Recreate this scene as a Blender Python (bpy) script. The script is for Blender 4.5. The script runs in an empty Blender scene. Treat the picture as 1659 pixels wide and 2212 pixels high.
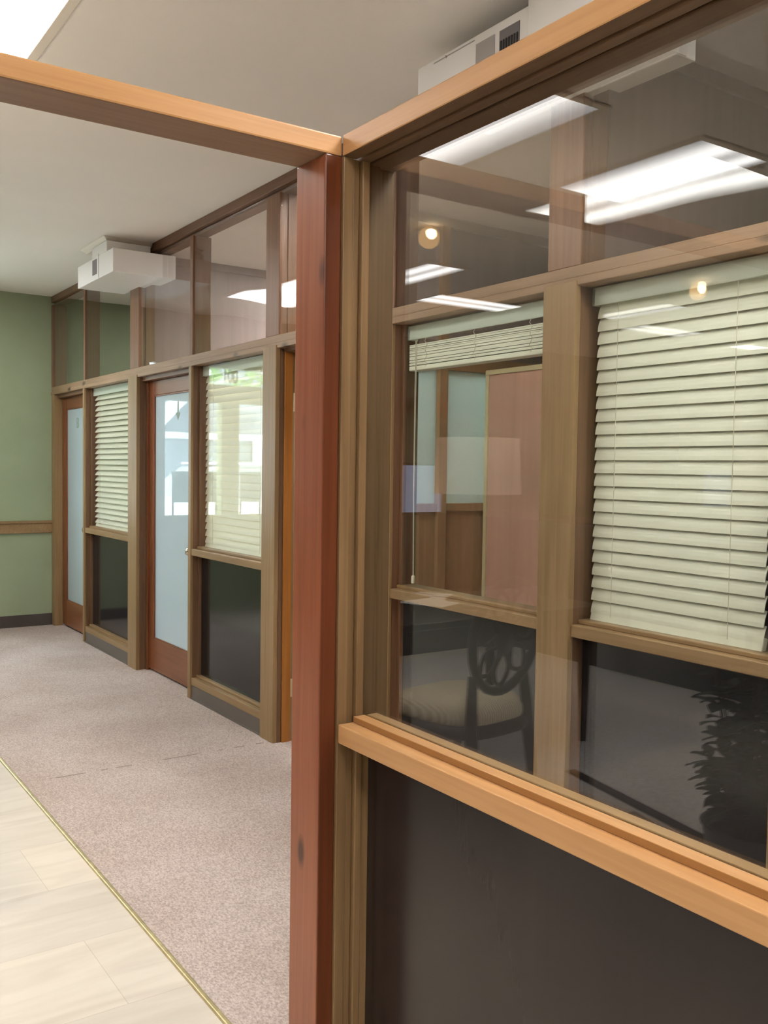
import bpy, bmesh, math, random
from mathutils import Vector, Matrix

random.seed(7)
S = bpy.context.scene
COL = S.collection

# ------------------------------------------------------------------ camera
EYE = 1.48
cam_d = bpy.data.cameras.new('camera')
cam_d.sensor_fit = 'HORIZONTAL'
cam_d.sensor_width = 36.0
cam_d.lens = 2026.5 / 1659.0 * 36.0
cam_d.clip_start = 0.02
cam = bpy.data.objects.new('camera', cam_d)
COL.objects.link(cam)
f_, cx_, cy_ = 2026.535, 829.5, 1106.0
ay = Vector(((-555 - cx_) / f_, (992 - cy_) / f_, 1)).normalized()
ax = Vector(((3800 - cx_) / f_, (1055 - cy_) / f_, 1)).normalized()
ax = (ax - ay * ax.dot(ay)).normalized()
az = ax.cross(ay)
if az.y > 0:
    az = -az
Rw = Matrix((ax, ay, az))                       # camera (x right, y down, z ahead) -> world
rot = Rw @ Matrix(((1, 0, 0), (0, -1, 0), (0, 0, -1)))
cam.matrix_world = Matrix.Translation((0, 0, EYE)) @ rot.to_4x4()
S.camera = cam

# ------------------------------------------------------------------ view, world, sun
S.view_settings.view_transform = 'Standard'
S.view_settings.look = 'None'
S.view_settings.gamma = 1.0
S.view_settings.use_curve_mapping = False
S.view_settings.exposure = 1.44
S.cycles.transparent_max_bounces = 40
S.cycles.max_bounces = 14
S.cycles.diffuse_bounces = 5
S.cycles.glossy_bounces = 8
S.cycles.sample_clamp_indirect = 6.0
S.cycles.use_denoising = True

w = bpy.data.worlds.new('sky')
S.world = w
w.use_nodes = True
bg = w.node_tree.nodes['Background']
bg.inputs[0].default_value = (0.80, 0.92, 1.0, 1)
bg.inputs[1].default_value = 5.0
sun_d = bpy.data.lights.new('sun', 'SUN')
sun_d.energy = 9.0
sun_d.angle = 0.02
sun = bpy.data.objects.new('sun', sun_d)
sun.rotation_euler = (math.radians(42), math.radians(12), 0)   # shines over the building onto the street
COL.objects.link(sun)

PANEL = 3.4          # fluorescent diffuser strength

# ------------------------------------------------------------------ materials
def lin(r, g, b):
    f = lambda c: (c / 255 / 12.92) if c / 255 <= 0.04045 else ((c / 255 + 0.055) / 1.055) ** 2.4
    return (f(r), f(g), f(b), 1)

def new_mat(name):
    m = bpy.data.materials.new(name)
    m.use_nodes = True
    nt = m.node_tree
    return m, nt, nt.nodes['Principled BSDF']

def plain(name, col, rough=0.6, metal=0.0, spec=0.5, noise=0.0, nscale=8.0, bump=0.0, bscale=200.0):
    m, nt, p = new_mat(name)
    p.inputs['Base Color'].default_value = col
    p.inputs['Roughness'].default_value = rough
    p.inputs['Metallic'].default_value = metal
    p.inputs['Specular IOR Level'].default_value = spec
    geo = nt.nodes.new('ShaderNodeNewGeometry')
    if noise:
        n = nt.nodes.new('ShaderNodeTexNoise'); n.inputs['Scale'].default_value = nscale
        n.inputs['Detail'].default_value = 5
        nt.links.new(geo.outputs['Position'], n.inputs['Vector'])
        r = nt.nodes.new('ShaderNodeValToRGB')
        r.color_ramp.elements[0].position = 0.3; r.color_ramp.elements[1].position = 0.7
        r.color_ramp.elements[0].color = tuple(c * (1 - noise) for c in col[:3]) + (1,)
        r.color_ramp.elements[1].color = tuple(min(1, c * (1 + noise)) for c in col[:3]) + (1,)
        nt.links.new(n.outputs['Fac'], r.inputs['Fac'])
        nt.links.new(r.outputs['Color'], p.inputs['Base Color'])
    if bump:
        n2 = nt.nodes.new('ShaderNodeTexNoise'); n2.inputs['Scale'].default_value = bscale
        nt.links.new(geo.outputs['Position'], n2.inputs['Vector'])
        b = nt.nodes.new('ShaderNodeBump'); b.inputs['Strength'].default_value = bump
        b.inputs['Distance'].default_value = 0.002
        nt.links.new(n2.outputs['Fac'], b.inputs['Height'])
        nt.links.new(b.outputs['Normal'], p.inputs['Normal'])
    return m

def wood(name, light, dark, axis='z', rough=0.38, spec=0.4, scale=55.0, knots=0.0):
    m, nt, p = new_mat(name)
    L = nt.links.new
    geo = nt.nodes.new('ShaderNodeNewGeometry')
    mp = nt.nodes.new('ShaderNodeMapping')
    s = {'x': (0.035, 1, 1), 'y': (1, 0.035, 1), 'z': (1, 1, 0.035)}[axis]
    mp.inputs['Scale'].default_value = tuple(scale * k for k in s)
    L(geo.outputs['Position'], mp.inputs['Vector'])
    n = nt.nodes.new('ShaderNodeTexNoise'); n.inputs['Scale'].default_value = 1.0
    n.inputs['Detail'].default_value = 6; n.inputs['Roughness'].default_value = 0.6
    n.inputs['Distortion'].default_value = 0.6
    L(mp.outputs['Vector'], n.inputs['Vector'])
    mp2 = nt.nodes.new('ShaderNodeMapping')
    mp2.inputs['Scale'].default_value = tuple((6.0 if k == 1 else 1.1) for k in s)
    L(geo.outputs['Position'], mp2.inputs['Vector'])
    n2 = nt.nodes.new('ShaderNodeTexNoise'); n2.inputs['Scale'].default_value = 1.0
    n2.inputs['Detail'].default_value = 3
    L(mp2.outputs['Vector'], n2.inputs['Vector'])
    mix = nt.nodes.new('ShaderNodeMix'); mix.data_type = 'FLOAT'
    mix.inputs[0].default_value = 0.45
    L(n.outputs['Fac'], mix.inputs[2]); L(n2.outputs['Fac'], mix.inputs[3])
    r = nt.nodes.new('ShaderNodeValToRGB')
    r.color_ramp.elements[0].position = 0.33; r.color_ramp.elements[0].color = dark
    r.color_ramp.elements[1].position = 0.66; r.color_ramp.elements[1].color = light
    L(mix.outputs[0], r.inputs['Fac'])
    out = r.outputs['Color']
    if knots:
        mp3 = nt.nodes.new('ShaderNodeMapping')
        mp3.inputs['Scale'].default_value = tuple((9.0 if k == 1 else 4.0) for k in s)
        L(geo.outputs['Position'], mp3.inputs['Vector'])
        v = nt.nodes.new('ShaderNodeTexVoronoi'); v.inputs['Scale'].default_value = 1.0
        L(mp3.outputs['Vector'], v.inputs['Vector'])
        kr = nt.nodes.new('ShaderNodeValToRGB')
        kr.color_ramp.elements[0].position = knots * 0.4; kr.color_ramp.elements[0].color = (1, 1, 1, 1)
        kr.color_ramp.elements[1].position = knots; kr.color_ramp.elements[1].color = (0, 0, 0, 1)
        L(v.outputs['Distance'], kr.inputs['Fac'])
        km = nt.nodes.new('ShaderNodeMix'); km.data_type = 'RGBA'
        L(kr.outputs['Color'], km.inputs[0]); L(out, km.inputs[6])
        km.inputs[7].default_value = tuple(c * 0.35 for c in dark[:3]) + (1,)
        out = km.outputs[2]
    L(out, p.inputs['Base Color'])
    b = nt.nodes.new('ShaderNodeBump'); b.inputs['Strength'].default_value = 0.12
    b.inputs['Distance'].default_value = 0.002
    L(n.outputs['Fac'], b.inputs['Height']); L(b.outputs['Normal'], p.inputs['Normal'])
    p.inputs['Roughness'].default_value = rough
    p.inputs['Specular IOR Level'].default_value = spec
    return m

def schlick(nt, r0=0.045):
    L = nt.links.new
    geo = nt.nodes.new('ShaderNodeNewGeometry')
    d = nt.nodes.new('ShaderNodeVectorMath'); d.operation = 'DOT_PRODUCT'
    L(geo.outputs['Normal'], d.inputs[0]); L(geo.outputs['Incoming'], d.inputs[1])
    a = nt.nodes.new('ShaderNodeMath'); a.operation = 'ABSOLUTE'; L(d.outputs['Value'], a.inputs[0])
    o = nt.nodes.new('ShaderNodeMath'); o.operation = 'SUBTRACT'; o.inputs[0].default_value = 1.0
    L(a.outputs[0], o.inputs[1])
    pw = nt.nodes.new('ShaderNodeMath'); pw.operation = 'POWER'; pw.inputs[1].default_value = 5.0
    L(o.outputs[0], pw.inputs[0])
    ma = nt.nodes.new('ShaderNodeMath'); ma.operation = 'MULTIPLY_ADD'
    ma.inputs[1].default_value = 1 - r0; ma.inputs[2].default_value = r0
    L(pw.outputs[0], ma.inputs[0])
    return ma.outputs[0]

def glass(name, tint=(0.97, 0.98, 0.97, 1), r0=0.045, wav=0.0):
    m = bpy.data.materials.new(name); m.use_nodes = True
    nt = m.node_tree; nt.nodes.clear(); L = nt.links.new
    out = nt.nodes.new('ShaderNodeOutputMaterial')
    t = nt.nodes.new('ShaderNodeBsdfTransparent'); t.inputs[0].default_value = tint
    g = nt.nodes.new('ShaderNodeBsdfGlossy'); g.inputs['Roughness'].default_value = 0.0
    if wav:
        geo = nt.nodes.new('ShaderNodeNewGeometry')
        n = nt.nodes.new('ShaderNodeTexNoise'); n.inputs['Scale'].default_value = 1.6
        n.inputs['Detail'].default_value = 0
        L(geo.outputs['Position'], n.inputs['Vector'])
        b = nt.nodes.new('ShaderNodeBump'); b.inputs['Strength'].default_value = 1.0
        b.inputs['Distance'].default_value = wav
        L(n.outputs['Fac'], b.inputs['Height']); L(b.outputs['Normal'], g.inputs['Normal'])
    mx = nt.nodes.new('ShaderNodeMixShader')
    L(schlick(nt, r0), mx.inputs[0]); L(t.outputs[0], mx.inputs[1]); L(g.outputs[0], mx.inputs[2])
    L(mx.outputs[0], out.inputs['Surface'])
    return m

def frosted(name, col, trans=0.45, gloss_r0=0.045):
    m = bpy.data.materials.new(name); m.use_nodes = True
    nt = m.node_tree; nt.nodes.clear(); L = nt.links.new
    out = nt.nodes.new('ShaderNodeOutputMaterial')
    d = nt.nodes.new('ShaderNodeBsdfDiffuse'); d.inputs[0].default_value = col
    t = nt.nodes.new('ShaderNodeBsdfTranslucent'); t.inputs[0].default_value = col
    m1 = nt.nodes.new('ShaderNodeMixShader'); m1.inputs[0].default_value = trans
    L(d.outputs[0], m1.inputs[1]); L(t.outputs[0], m1.inputs[2])
    g = nt.nodes.new('ShaderNodeBsdfGlossy'); g.inputs['Roughness'].default_value = 0.01
    mx = nt.nodes.new('ShaderNodeMixShader')
    L(schlick(nt, gloss_r0), mx.inputs[0]); L(m1.outputs[0], mx.inputs[1]); L(g.outputs[0], mx.inputs[2])
    L(mx.outputs[0], out.inputs['Surface'])
    return m

def emit(name, col, strength):
    m = bpy.data.materials.new(name); m.use_nodes = True
    nt = m.node_tree; nt.nodes.clear()
    out = nt.nodes.new('ShaderNodeOutputMaterial')
    e = nt.nodes.new('ShaderNodeEmission')
    e.inputs[0].default_value = col; e.inputs[1].default_value = strength
    nt.links.new(e.outputs[0], out.inputs['Surface'])
    return m

def diffuser_mat(name, axis, lo, hi, tubes, strength):
    """Fluorescent lens: brighter streaks where the tubes lie behind it (tubes: fractions across the width)."""
    m = emit(name, (1.0, 0.975, 0.95, 1), strength)
    nt = m.node_tree; L = nt.links.new
    e = next(n for n in nt.nodes if n.type == 'EMISSION')
    geo = nt.nodes.new('ShaderNodeNewGeometry')
    sx = nt.nodes.new('ShaderNodeSeparateXYZ'); L(geo.outputs['Position'], sx.inputs[0])
    mr = nt.nodes.new('ShaderNodeMapRange'); mr.inputs['From Min'].default_value = lo; mr.inputs['From Max'].default_value = hi
    L(sx.outputs[axis], mr.inputs['Value'])
    r = nt.nodes.new('ShaderNodeValToRGB'); r.color_ramp.interpolation = 'EASE'
    pts = []
    for t in tubes:
        pts += [(t, 1.0)]
    for a, b in zip(tubes, tubes[1:]):
        pts.append((0.5 * (a + b), 0.42))
    pts = [(0.0, 0.22 if tubes[0] > 0.12 else 0.9)] + pts + [(1.0, 0.22 if tubes[-1] < 0.88 else 0.9)]
    pts.sort()
    els = r.color_ramp.elements
    while len(els) < len(pts):
        els.new(0.5)
    for el, (p_, v_) in zip(els, pts):
        el.position = p_; el.color = (v_, v_, v_, 1)
    L(mr.outputs['Result'], r.inputs['Fac'])
    d = nt.nodes.new('ShaderNodeMath'); d.operation = 'MULTIPLY'; d.inputs[1].default_value = strength
    L(r.outputs['Color'], d.inputs[0]); L(d.outputs[0], e.inputs['Strength'])
    return m

def carpet_mat():
    m, nt, p = new_mat('carpet')
    L = nt.links.new
    geo = nt.nodes.new('ShaderNodeNewGeometry')
    mp = nt.nodes.new('ShaderNodeMapping'); mp.inputs['Scale'].default_value = (150, 95, 90)
    mp.inputs['Rotation'].default_value = (0, 0, 0.15)
    L(geo.outputs['Position'], mp.inputs['Vector'])
    n = nt.nodes.new('ShaderNodeTexNoise'); n.inputs['Scale'].default_value = 1.0
    n.inputs['Detail'].default_value = 3; n.inputs['Roughness'].default_value = 0.7
    L(mp.outputs['Vector'], n.inputs['Vector'])
    r = nt.nodes.new('ShaderNodeValToRGB')
    cr = r.color_ramp
    cr.elements[0].position = 0.34; cr.elements[0].color = (0.35, 0.29, 0.258, 1)
    cr.elements[1].position = 0.66; cr.elements[1].color = (0.61, 0.535, 0.495, 1)
    L(n.outputs['Fac'], r.inputs['Fac'])
    n2 = nt.nodes.new('ShaderNodeTexNoise'); n2.inputs['Scale'].default_value = 1.7
    n2.inputs['Detail'].default_value = 4
    L(geo.outputs['Position'], n2.inputs['Vector'])
    r2 = nt.nodes.new('ShaderNodeValToRGB')
    r2.color_ramp.elements[0].position = 0.35; r2.color_ramp.elements[0].color = (0.86, 0.82, 0.80, 1)
    r2.color_ramp.elements[1].position = 0.65; r2.color_ramp.elements[1].color = (1, 1, 1, 1)
    L(n2.outputs['Fac'], r2.inputs['Fac'])
    mx = nt.nodes.new('ShaderNodeMix'); mx.data_type = 'RGBA'; mx.blend_type = 'MULTIPLY'
    mx.inputs[0].default_value = 1
    L(r.outputs['Color'], mx.inputs[6]); L(r2.outputs['Color'], mx.inputs[7])
    # broken seam line between two carpet widths at y = 4.45
    sx = nt.nodes.new('ShaderNodeSeparateXYZ'); L(geo.outputs['Position'], sx.inputs[0])
    a = nt.nodes.new('ShaderNodeMath'); a.operation = 'SUBTRACT'; a.inputs[1].default_value = 4.452
    L(sx.outputs[1], a.inputs[0])
    ab = nt.nodes.new('ShaderNodeMath'); ab.operation = 'ABSOLUTE'; L(a.outputs[0], ab.inputs[0])
    lt = nt.nodes.new('ShaderNodeMath'); lt.operation = 'LESS_THAN'; lt.inputs[1].default_value = 0.006
    L(ab.outputs[0], lt.inputs[0])
    n3 = nt.nodes.new('ShaderNodeTexNoise'); n3.inputs['Scale'].default_value = 9
    L(geo.outputs['Position'], n3.inputs['Vector'])
    gt = nt.nodes.new('ShaderNodeMath'); gt.operation = 'GREATER_THAN'; gt.inputs[1].default_value = 0.5
    L(n3.outputs['Fac'], gt.inputs[0])
    mu = nt.nodes.new('ShaderNodeMath'); mu.operation = 'MULTIPLY'
    L(lt.outputs[0], mu.inputs[0]); L(gt.outputs[0], mu.inputs[1])
    mu2 = nt.nodes.new('ShaderNodeMath'); mu2.operation = 'MULTIPLY'; mu2.inputs[1].default_value = 0.55
    L(mu.outputs[0], mu2.inputs[0])
    m3 = nt.nodes.new('ShaderNodeMix'); m3.data_type = 'RGBA'
    L(mu2.outputs[0], m3.inputs[0]); L(mx.outputs[2], m3.inputs[6]); m3.inputs[7].default_value = (0.12, 0.09, 0.07, 1)
    L(m3.outputs[2], p.inputs['Base Color'])
    b = nt.nodes.new('ShaderNodeBump'); b.inputs['Strength'].default_value = 0.6
    b.inputs['Distance'].default_value = 0.006
    L(n.outputs['Fac'], b.inputs['Height']); L(b.outputs['Normal'], p.inputs['Normal'])
    p.inputs['Roughness'].default_value = 0.95
    p.inputs['Specular IOR Level'].default_value = 0.1
    return m

def tile_mat():
    m, nt, p = new_mat('stone tile')
    L = nt.links.new
    geo = nt.nodes.new('ShaderNodeNewGeometry')
    mp = nt.nodes.new('ShaderNodeMapping'); mp.inputs['Location'].default_value = (0.11, 0.0, 0)
    L(geo.outputs['Position'], mp.inputs['Vector'])
    b = nt.nodes.new('ShaderNodeTexBrick')
    b.offset = 0.42; b.inputs['Scale'].default_value = 1.0
    b.inputs['Color1'].default_value = (0.69, 0.635, 0.545, 1)
    b.inputs['Color2'].default_value = (0.58, 0.54, 0.475, 1)
    b.inputs['Mortar'].default_value = (0.46, 0.42, 0.36, 1)
    b.inputs['Mortar Size'].default_value = 0.0012
    b.inputs['Mortar Smooth'].default_value = 0.6
    b.inputs['Brick Width'].default_value = 0.61
    b.inputs['Row Height'].default_value = 0.41
    L(mp.outputs['Vector'], b.inputs['Vector'])
    n = nt.nodes.new('ShaderNodeTexNoise'); n.inputs['Scale'].default_value = 3.0
    n.inputs['Detail'].default_value = 6; n.inputs['Distortion'].default_value = 1.2
    mp2 = nt.nodes.new('ShaderNodeMapping'); mp2.inputs['Scale'].default_value = (0.7, 3.5, 1)
    L(geo.outputs['Position'], mp2.inputs['Vector']); L(mp2.outputs['Vector'], n.inputs['Vector'])
    r = nt.nodes.new('ShaderNodeValToRGB')
    r.color_ramp.elements[0].position = 0.3; r.color_ramp.elements[0].color = (0.86, 0.85, 0.84, 1)
    r.color_ramp.elements[1].position = 0.62; r.color_ramp.elements[1].color = (1, 1, 1, 1)
    L(n.outputs['Fac'], r.inputs['Fac'])
    mx = nt.nodes.new('ShaderNodeMix'); mx.data_type = 'RGBA'; mx.blend_type = 'MULTIPLY'; mx.inputs[0].default_value = 1
    L(b.outputs['Color'], mx.inputs[6]); L(r.outputs['Color'], mx.inputs[7])
    L(mx.outputs[2], p.inputs['Base Color'])
    p.inputs['Roughness'].default_value = 0.32
    p.inputs['Specular IOR Level'].default_value = 0.35
    return m

M = {}
M['ceiling'] = plain('ceiling plaster', (0.875, 0.84, 0.79, 1), 0.95, spec=0.1, noise=0.02, nscale=1.3, bump=0.15, bscale=350)
M['green'] = plain('green paint', (0.305, 0.365, 0.235, 1), 0.75, spec=0.3, noise=0.05, nscale=2.5, bump=0.1, bscale=250)
M['lobby_wall'] = plain('lobby wall paint', (0.45, 0.42, 0.34, 1), 0.8, spec=0.2)
M['carpet'] = carpet_mat()
M['tile'] = tile_mat()
AMB_L, AMB_D = (0.60, 0.335, 0.145, 1), (0.45, 0.23, 0.09, 1)
M['amber_x'] = wood('amber varnished wood along x', AMB_L, AMB_D, 'x', 0.33, 0.4)
M['amber_y'] = wood('amber varnished wood along y', AMB_L, AMB_D, 'y', 0.33, 0.4)
M['under_x'] = wood('brown beam underside wood', (0.30, 0.185, 0.115, 1), (0.21, 0.122, 0.072, 1), 'x', 0.5, 0.3)  # browner, darker wood for the beam's downward face
M['groove'] = wood('darker groove edge with shade in tone', (0.40, 0.20, 0.07, 1), (0.30, 0.14, 0.045, 1), 'y', 0.4, 0.3)  # darker edge finish with groove shade put into the colour
M['under_y'] = wood('brown header underside wood', (0.16, 0.09, 0.045, 1), (0.10, 0.052, 0.025, 1), 'y', 0.5, 0.3)  # darker brown for the header's downward faces and the glazing stops
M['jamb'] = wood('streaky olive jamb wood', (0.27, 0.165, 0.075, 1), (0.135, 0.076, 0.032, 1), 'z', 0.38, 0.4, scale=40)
M['jamb_in'] = wood('dark olive inner jamb wood', (0.13, 0.083, 0.04, 1), (0.08, 0.049, 0.022, 1), 'z', 0.42, 0.35)  # dark stained inner boards, part of their shade in the colour
M['redpost'] = wood('reddish varnished post wood', (0.36, 0.115, 0.05, 1), (0.22, 0.058, 0.022, 1), 'z', 0.3, 0.45, knots=0.17)
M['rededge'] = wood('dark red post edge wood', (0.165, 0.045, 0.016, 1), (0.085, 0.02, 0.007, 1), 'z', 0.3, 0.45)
OLV_L, OLV_D = (0.33, 0.215, 0.105, 1), (0.21, 0.128, 0.055, 1)
M['olive_z'] = wood('olive brown wood along z', OLV_L, OLV_D, 'z', 0.4, 0.4)
M['olive_y'] = wood('olive brown wood along y', OLV_L, OLV_D, 'y', 0.4, 0.4)
M['header_y'] = wood('knotty header wood along y', (0.37, 0.245, 0.15, 1), (0.235, 0.145, 0.08, 1), 'y', 0.45, 0.35, knots=0.23)
M['brown_z'] = wood('brown mullion wood along z', (0.27, 0.15, 0.085, 1), (0.16, 0.08, 0.042, 1), 'z', 0.42, 0.4)
M['lining'] = wood('dark brown frame lining', (0.19, 0.105, 0.055, 1), (0.115, 0.06, 0.03, 1), 'z', 0.42, 0.4)
M['brown_y'] = wood('brown rail wood along y', (0.24, 0.13, 0.075, 1), (0.14, 0.07, 0.038, 1), 'y', 0.42, 0.4)
M['door'] = wood('cherry door wood', (0.235, 0.085, 0.034, 1), (0.14, 0.042, 0.016, 1), 'z', 0.33, 0.45)
M['door_y'] = wood('cherry door rail wood', (0.26, 0.10, 0.042, 1), (0.16, 0.052, 0.02, 1), 'y', 0.33, 0.45)
M['orange'] = wood('orange pine stop', (0.42, 0.17, 0.035, 1), (0.30, 0.105, 0.02, 1), 'z', 0.35, 0.4, knots=0.1)
M['dark_ply'] = wood('dark brown plywood', (0.30, 0.225, 0.205, 1), (0.235, 0.172, 0.155, 1), 'z', 0.5, 0.3, scale=25)
M['wainscot'] = wood('brown wainscot wood', (0.40, 0.225, 0.11, 1), (0.28, 0.155, 0.075, 1), 'z', 0.45, 0.4, scale=25)
M['pink_ply'] = wood('pinkish brown veneer', (0.66, 0.39, 0.29, 1), (0.56, 0.32, 0.235, 1), 'z', 0.45, 0.35, scale=18)
M['cream'] = plain('cream edge trim', (0.66, 0.56, 0.33, 1), 0.5)
M['black'] = plain('black gloss laminate', (0.010, 0.010, 0.0115, 1), 0.11, spec=0.5)
M['umber'] = wood('dark umber laminate', (0.027, 0.019, 0.0165, 1), (0.024, 0.0165, 0.014, 1), 'z', 0.22, 0.4, scale=14)
M['base'] = plain('dark vinyl base', (0.065, 0.052, 0.045, 1), 0.5, noise=0.1)
M['vinyl_grey'] = plain('grey vinyl kick', (0.115, 0.096, 0.082, 1), 0.45)
M['glass'] = glass('clear glass')
M['nearglass'] = glass('screen glass', (0.955, 0.96, 0.945, 1), 0.07)
M['wavy'] = glass('slightly uneven transom glass', (0.95, 0.95, 0.94, 1), 0.035, wav=0.006)
M['frost'] = frosted('frosted glass', (0.62, 0.745, 0.80, 1), 0.35)
M['frost_div'] = frosted('frosted divider glass', (0.74, 0.88, 0.86, 1), 0.4)
M['blind'] = plain('cream blind slats', (0.91, 0.91, 0.77, 1), 0.45, spec=0.4)
M['valance'] = plain('pale blind valance', (0.68, 0.74, 0.65, 1), 0.45)
M['cordm'] = plain('pale cord', (0.72, 0.68, 0.55, 1), 0.7)
M['white'] = plain('white painted metal', (0.80, 0.79, 0.77, 1), 0.4)
M['grey'] = plain('grey grille', (0.17, 0.155, 0.16, 1), 0.6)
M['grey_mid'] = plain('grey filter mesh', (0.36, 0.335, 0.32, 1), 0.7)
M['dark'] = plain('dark opening', (0.02, 0.018, 0.016, 1), 0.8)
M['brass'] = plain('brass', (0.72, 0.55, 0.20, 1), 0.28, metal=0.85)
M['dullbrass'] = plain('dull brass strip', (0.52, 0.44, 0.24, 1), 0.42, metal=0.7, noise=0.2, nscale=30)
M['steel'] = plain('polished knob metal', (0.72, 0.66, 0.52, 1), 0.2, metal=1.0)
M['strike'] = plain('cream hinge plate', (0.56, 0.46, 0.27, 1), 0.45)
M['trim_white'] = plain('white light trim', (0.80, 0.74, 0.64, 1), 0.6)
M['etch'] = plain('grey green lettering', (0.28, 0.36, 0.31, 1), 0.7)
M['letter'] = plain('dark lettering', (0.02, 0.02, 0.02, 1), 0.7)
M['chairwood'] = plain('dark chair wood', (0.020, 0.013, 0.010, 1), 0.35)
M['deskwood'] = plain('black brown desk', (0.018, 0.014, 0.014, 1), 0.3)
M['leaf'] = plain('dark green leaf', (0.020, 0.032, 0.014, 1), 0.5, noise=0.3, nscale=20)
M['pot'] = plain('dark pot', (0.03, 0.026, 0.024, 1), 0.4)
M['paper'] = plain('white paper', (0.85, 0.83, 0.80, 1), 0.8)
M['street'] = plain('sunlit concrete', (0.62, 0.62, 0.60, 1), 0.9, noise=0.08, nscale=1.5)
M['siding'] = plain('blue grey siding', (0.26, 0.32, 0.36, 1), 0.8)
M['shingle'] = plain('grey shingle', (0.20, 0.24, 0.28, 1), 0.9)
M['carpaint'] = plain('white car paint', (0.85, 0.86, 0.88, 1), 0.2)
M['carglass'] = plain('dark car glass', (0.22, 0.26, 0.28, 1), 0.1)
M['tyre'] = plain('tyre rubber', (0.03, 0.03, 0.03, 1), 0.8)
M['tree_leaf'] = plain('bright tree leaf', (0.20, 0.42, 0.10, 1), 0.7, noise=0.3, nscale=6)
M['rug'] = plain('grey lobby carpet', (0.60, 0.58, 0.57, 1), 0.95, spec=0.1, noise=0.15, nscale=60)
M['bark'] = plain('bark', (0.12, 0.08, 0.05, 1), 0.9)

def seat_mat():
    m, nt, p = new_mat('striped seat fabric')
    L = nt.links.new
    geo = nt.nodes.new('ShaderNodeNewGeometry')
    wv = nt.nodes.new('ShaderNodeTexWave'); wv.inputs['Scale'].default_value = 24
    wv.inputs['Distortion'].default_value = 0.4
    L(geo.outputs['Position'], wv.inputs['Vector'])
    r = nt.nodes.new('ShaderNodeValToRGB')
    r.color_ramp.elements[0].color = (0.66, 0.55, 0.36, 1); r.color_ramp.elements[1].color = (0.92, 0.84, 0.64, 1)
    L(wv.outputs['Fac'], r.inputs['Fac']); L(r.outputs['Color'], p.inputs['Base Color'])
    p.inputs['Roughness'].default_value = 0.9
    return m
M['seat'] = seat_mat()

# ------------------------------------------------------------------ helpers
class MB:
    def __init__(self):
        self.bm = bmesh.new()
    def box(self, x0, x1, y0, y1, z0, z1, bev=0.0, seg=2):
        x0, x1 = min(x0, x1), max(x0, x1); y0, y1 = min(y0, y1), max(y0, y1); z0, z1 = min(z0, z1), max(z0, z1)
        t = bmesh.new()
        vs = [t.verts.new((x, y, z)) for x in (x0, x1) for y in (y0, y1) for z in (z0, z1)]
        for q in ((0, 1, 3, 2), (4, 6, 7, 5), (0, 4, 5, 1), (2, 3, 7, 6), (0, 2, 6, 4), (1, 5, 7, 3)):
            t.faces.new([vs[i] for i in q])
        if bev:
            bmesh.ops.bevel(t, geom=t.edges[:], offset=bev, segments=seg, profile=0.5, affect='EDGES')
        self._take(t)
        return self
    def _take(self, t):
        bmesh.ops.recalc_face_normals(t, faces=t.faces[:])
        me = bpy.data.meshes.new('tmp'); t.to_mesh(me); t.free()
        self.bm.from_mesh(me); bpy.data.meshes.remove(me)
    def obox(self, c, size, mat3, bev=0.0):
        t = bmesh.new()
        bmesh.ops.create_cube(t, size=1)
        for v in t.verts:
            v.co = Vector(c) + mat3 @ Vector((v.co.x * size[0], v.co.y * size[1], v.co.z * size[2]))
        if bev:
            bmesh.ops.bevel(t, geom=t.edges[:], offset=bev, segments=2, profile=0.5, affect='EDGES')
        self._take(t)
        return self
    def tube(self, pts, r, seg=10, closed=False):
        """round bar along pts; r a number or one per point"""
        pts = [Vector(p) for p in pts]; n = len(pts)
        rr = r if isinstance(r, (list, tuple)) else [r] * n
        rings = []
        up = None
        for i, p in enumerate(pts):
            a = pts[(i - 1) % n] if (closed or i > 0) else p
            b = pts[(i + 1) % n] if (closed or i < n - 1) else p
            d = (b - a).normalized()
            if up is None:
                up = Vector((0, 0, 1)) if abs(d.z) < 0.9 else Vector((1, 0, 0))
            u = (up - d * up.dot(d)).normalized(); v = d.cross(u); up = u
            rings.append([self.bm.verts.new(p + (u * math.cos(2 * math.pi * k / seg) + v * math.sin(2 * math.pi * k / seg)) * rr[i]) for k in range(seg)])
        m = n if closed else n - 1
        for i in range(m):
            A, B = rings[i], rings[(i + 1) % n]
            for k in range(seg):
                self.bm.faces.new((A[k], A[(k + 1) % seg], B[(k + 1) % seg], B[k]))
        if not closed:
            self.bm.faces.new(rings[0][::-1]); self.bm.faces.new(rings[-1])
        return self
    def lathe(self, c, prof, seg=28, cap=True):
        c = Vector(c); rings = []
        for r, z in prof:
            rings.append([self.bm.verts.new(c + Vector((r * math.cos(2 * math.pi * k / seg), r * math.sin(2 * math.pi * k / seg), z))) for k in range(seg)])
        for A, B in zip(rings, rings[1:]):
            for k in range(seg):
                self.bm.faces.new((A[k], A[(k + 1) % seg], B[(k + 1) % seg], B[k]))
        if cap:
            self.bm.faces.new(rings[0][::-1]); self.bm.faces.new(rings[-1])
        return self
    def quad(self, pts):
        self.bm.faces.new([self.bm.verts.new(p) for p in pts]); return self
    def prism(self, outline, offset):
        """outline: list of points, extruded by offset"""
        o = Vector(offset)
        a = [self.bm.verts.new(p) for p in outline]; b = [self.bm.verts.new(Vector(p) + o) for p in outline]
        n = len(a)
        self.bm.faces.new(a[::-1]); self.bm.faces.new(b)
        for i in range(n):
            self.bm.faces.new((a[i], a[(i + 1) % n], b[(i + 1) % n], b[i]))
        return self

def wloc(o):
    v = Vector((0, 0, 0))
    while o is not None:
        v += o.location; o = o.parent
    return v

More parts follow.
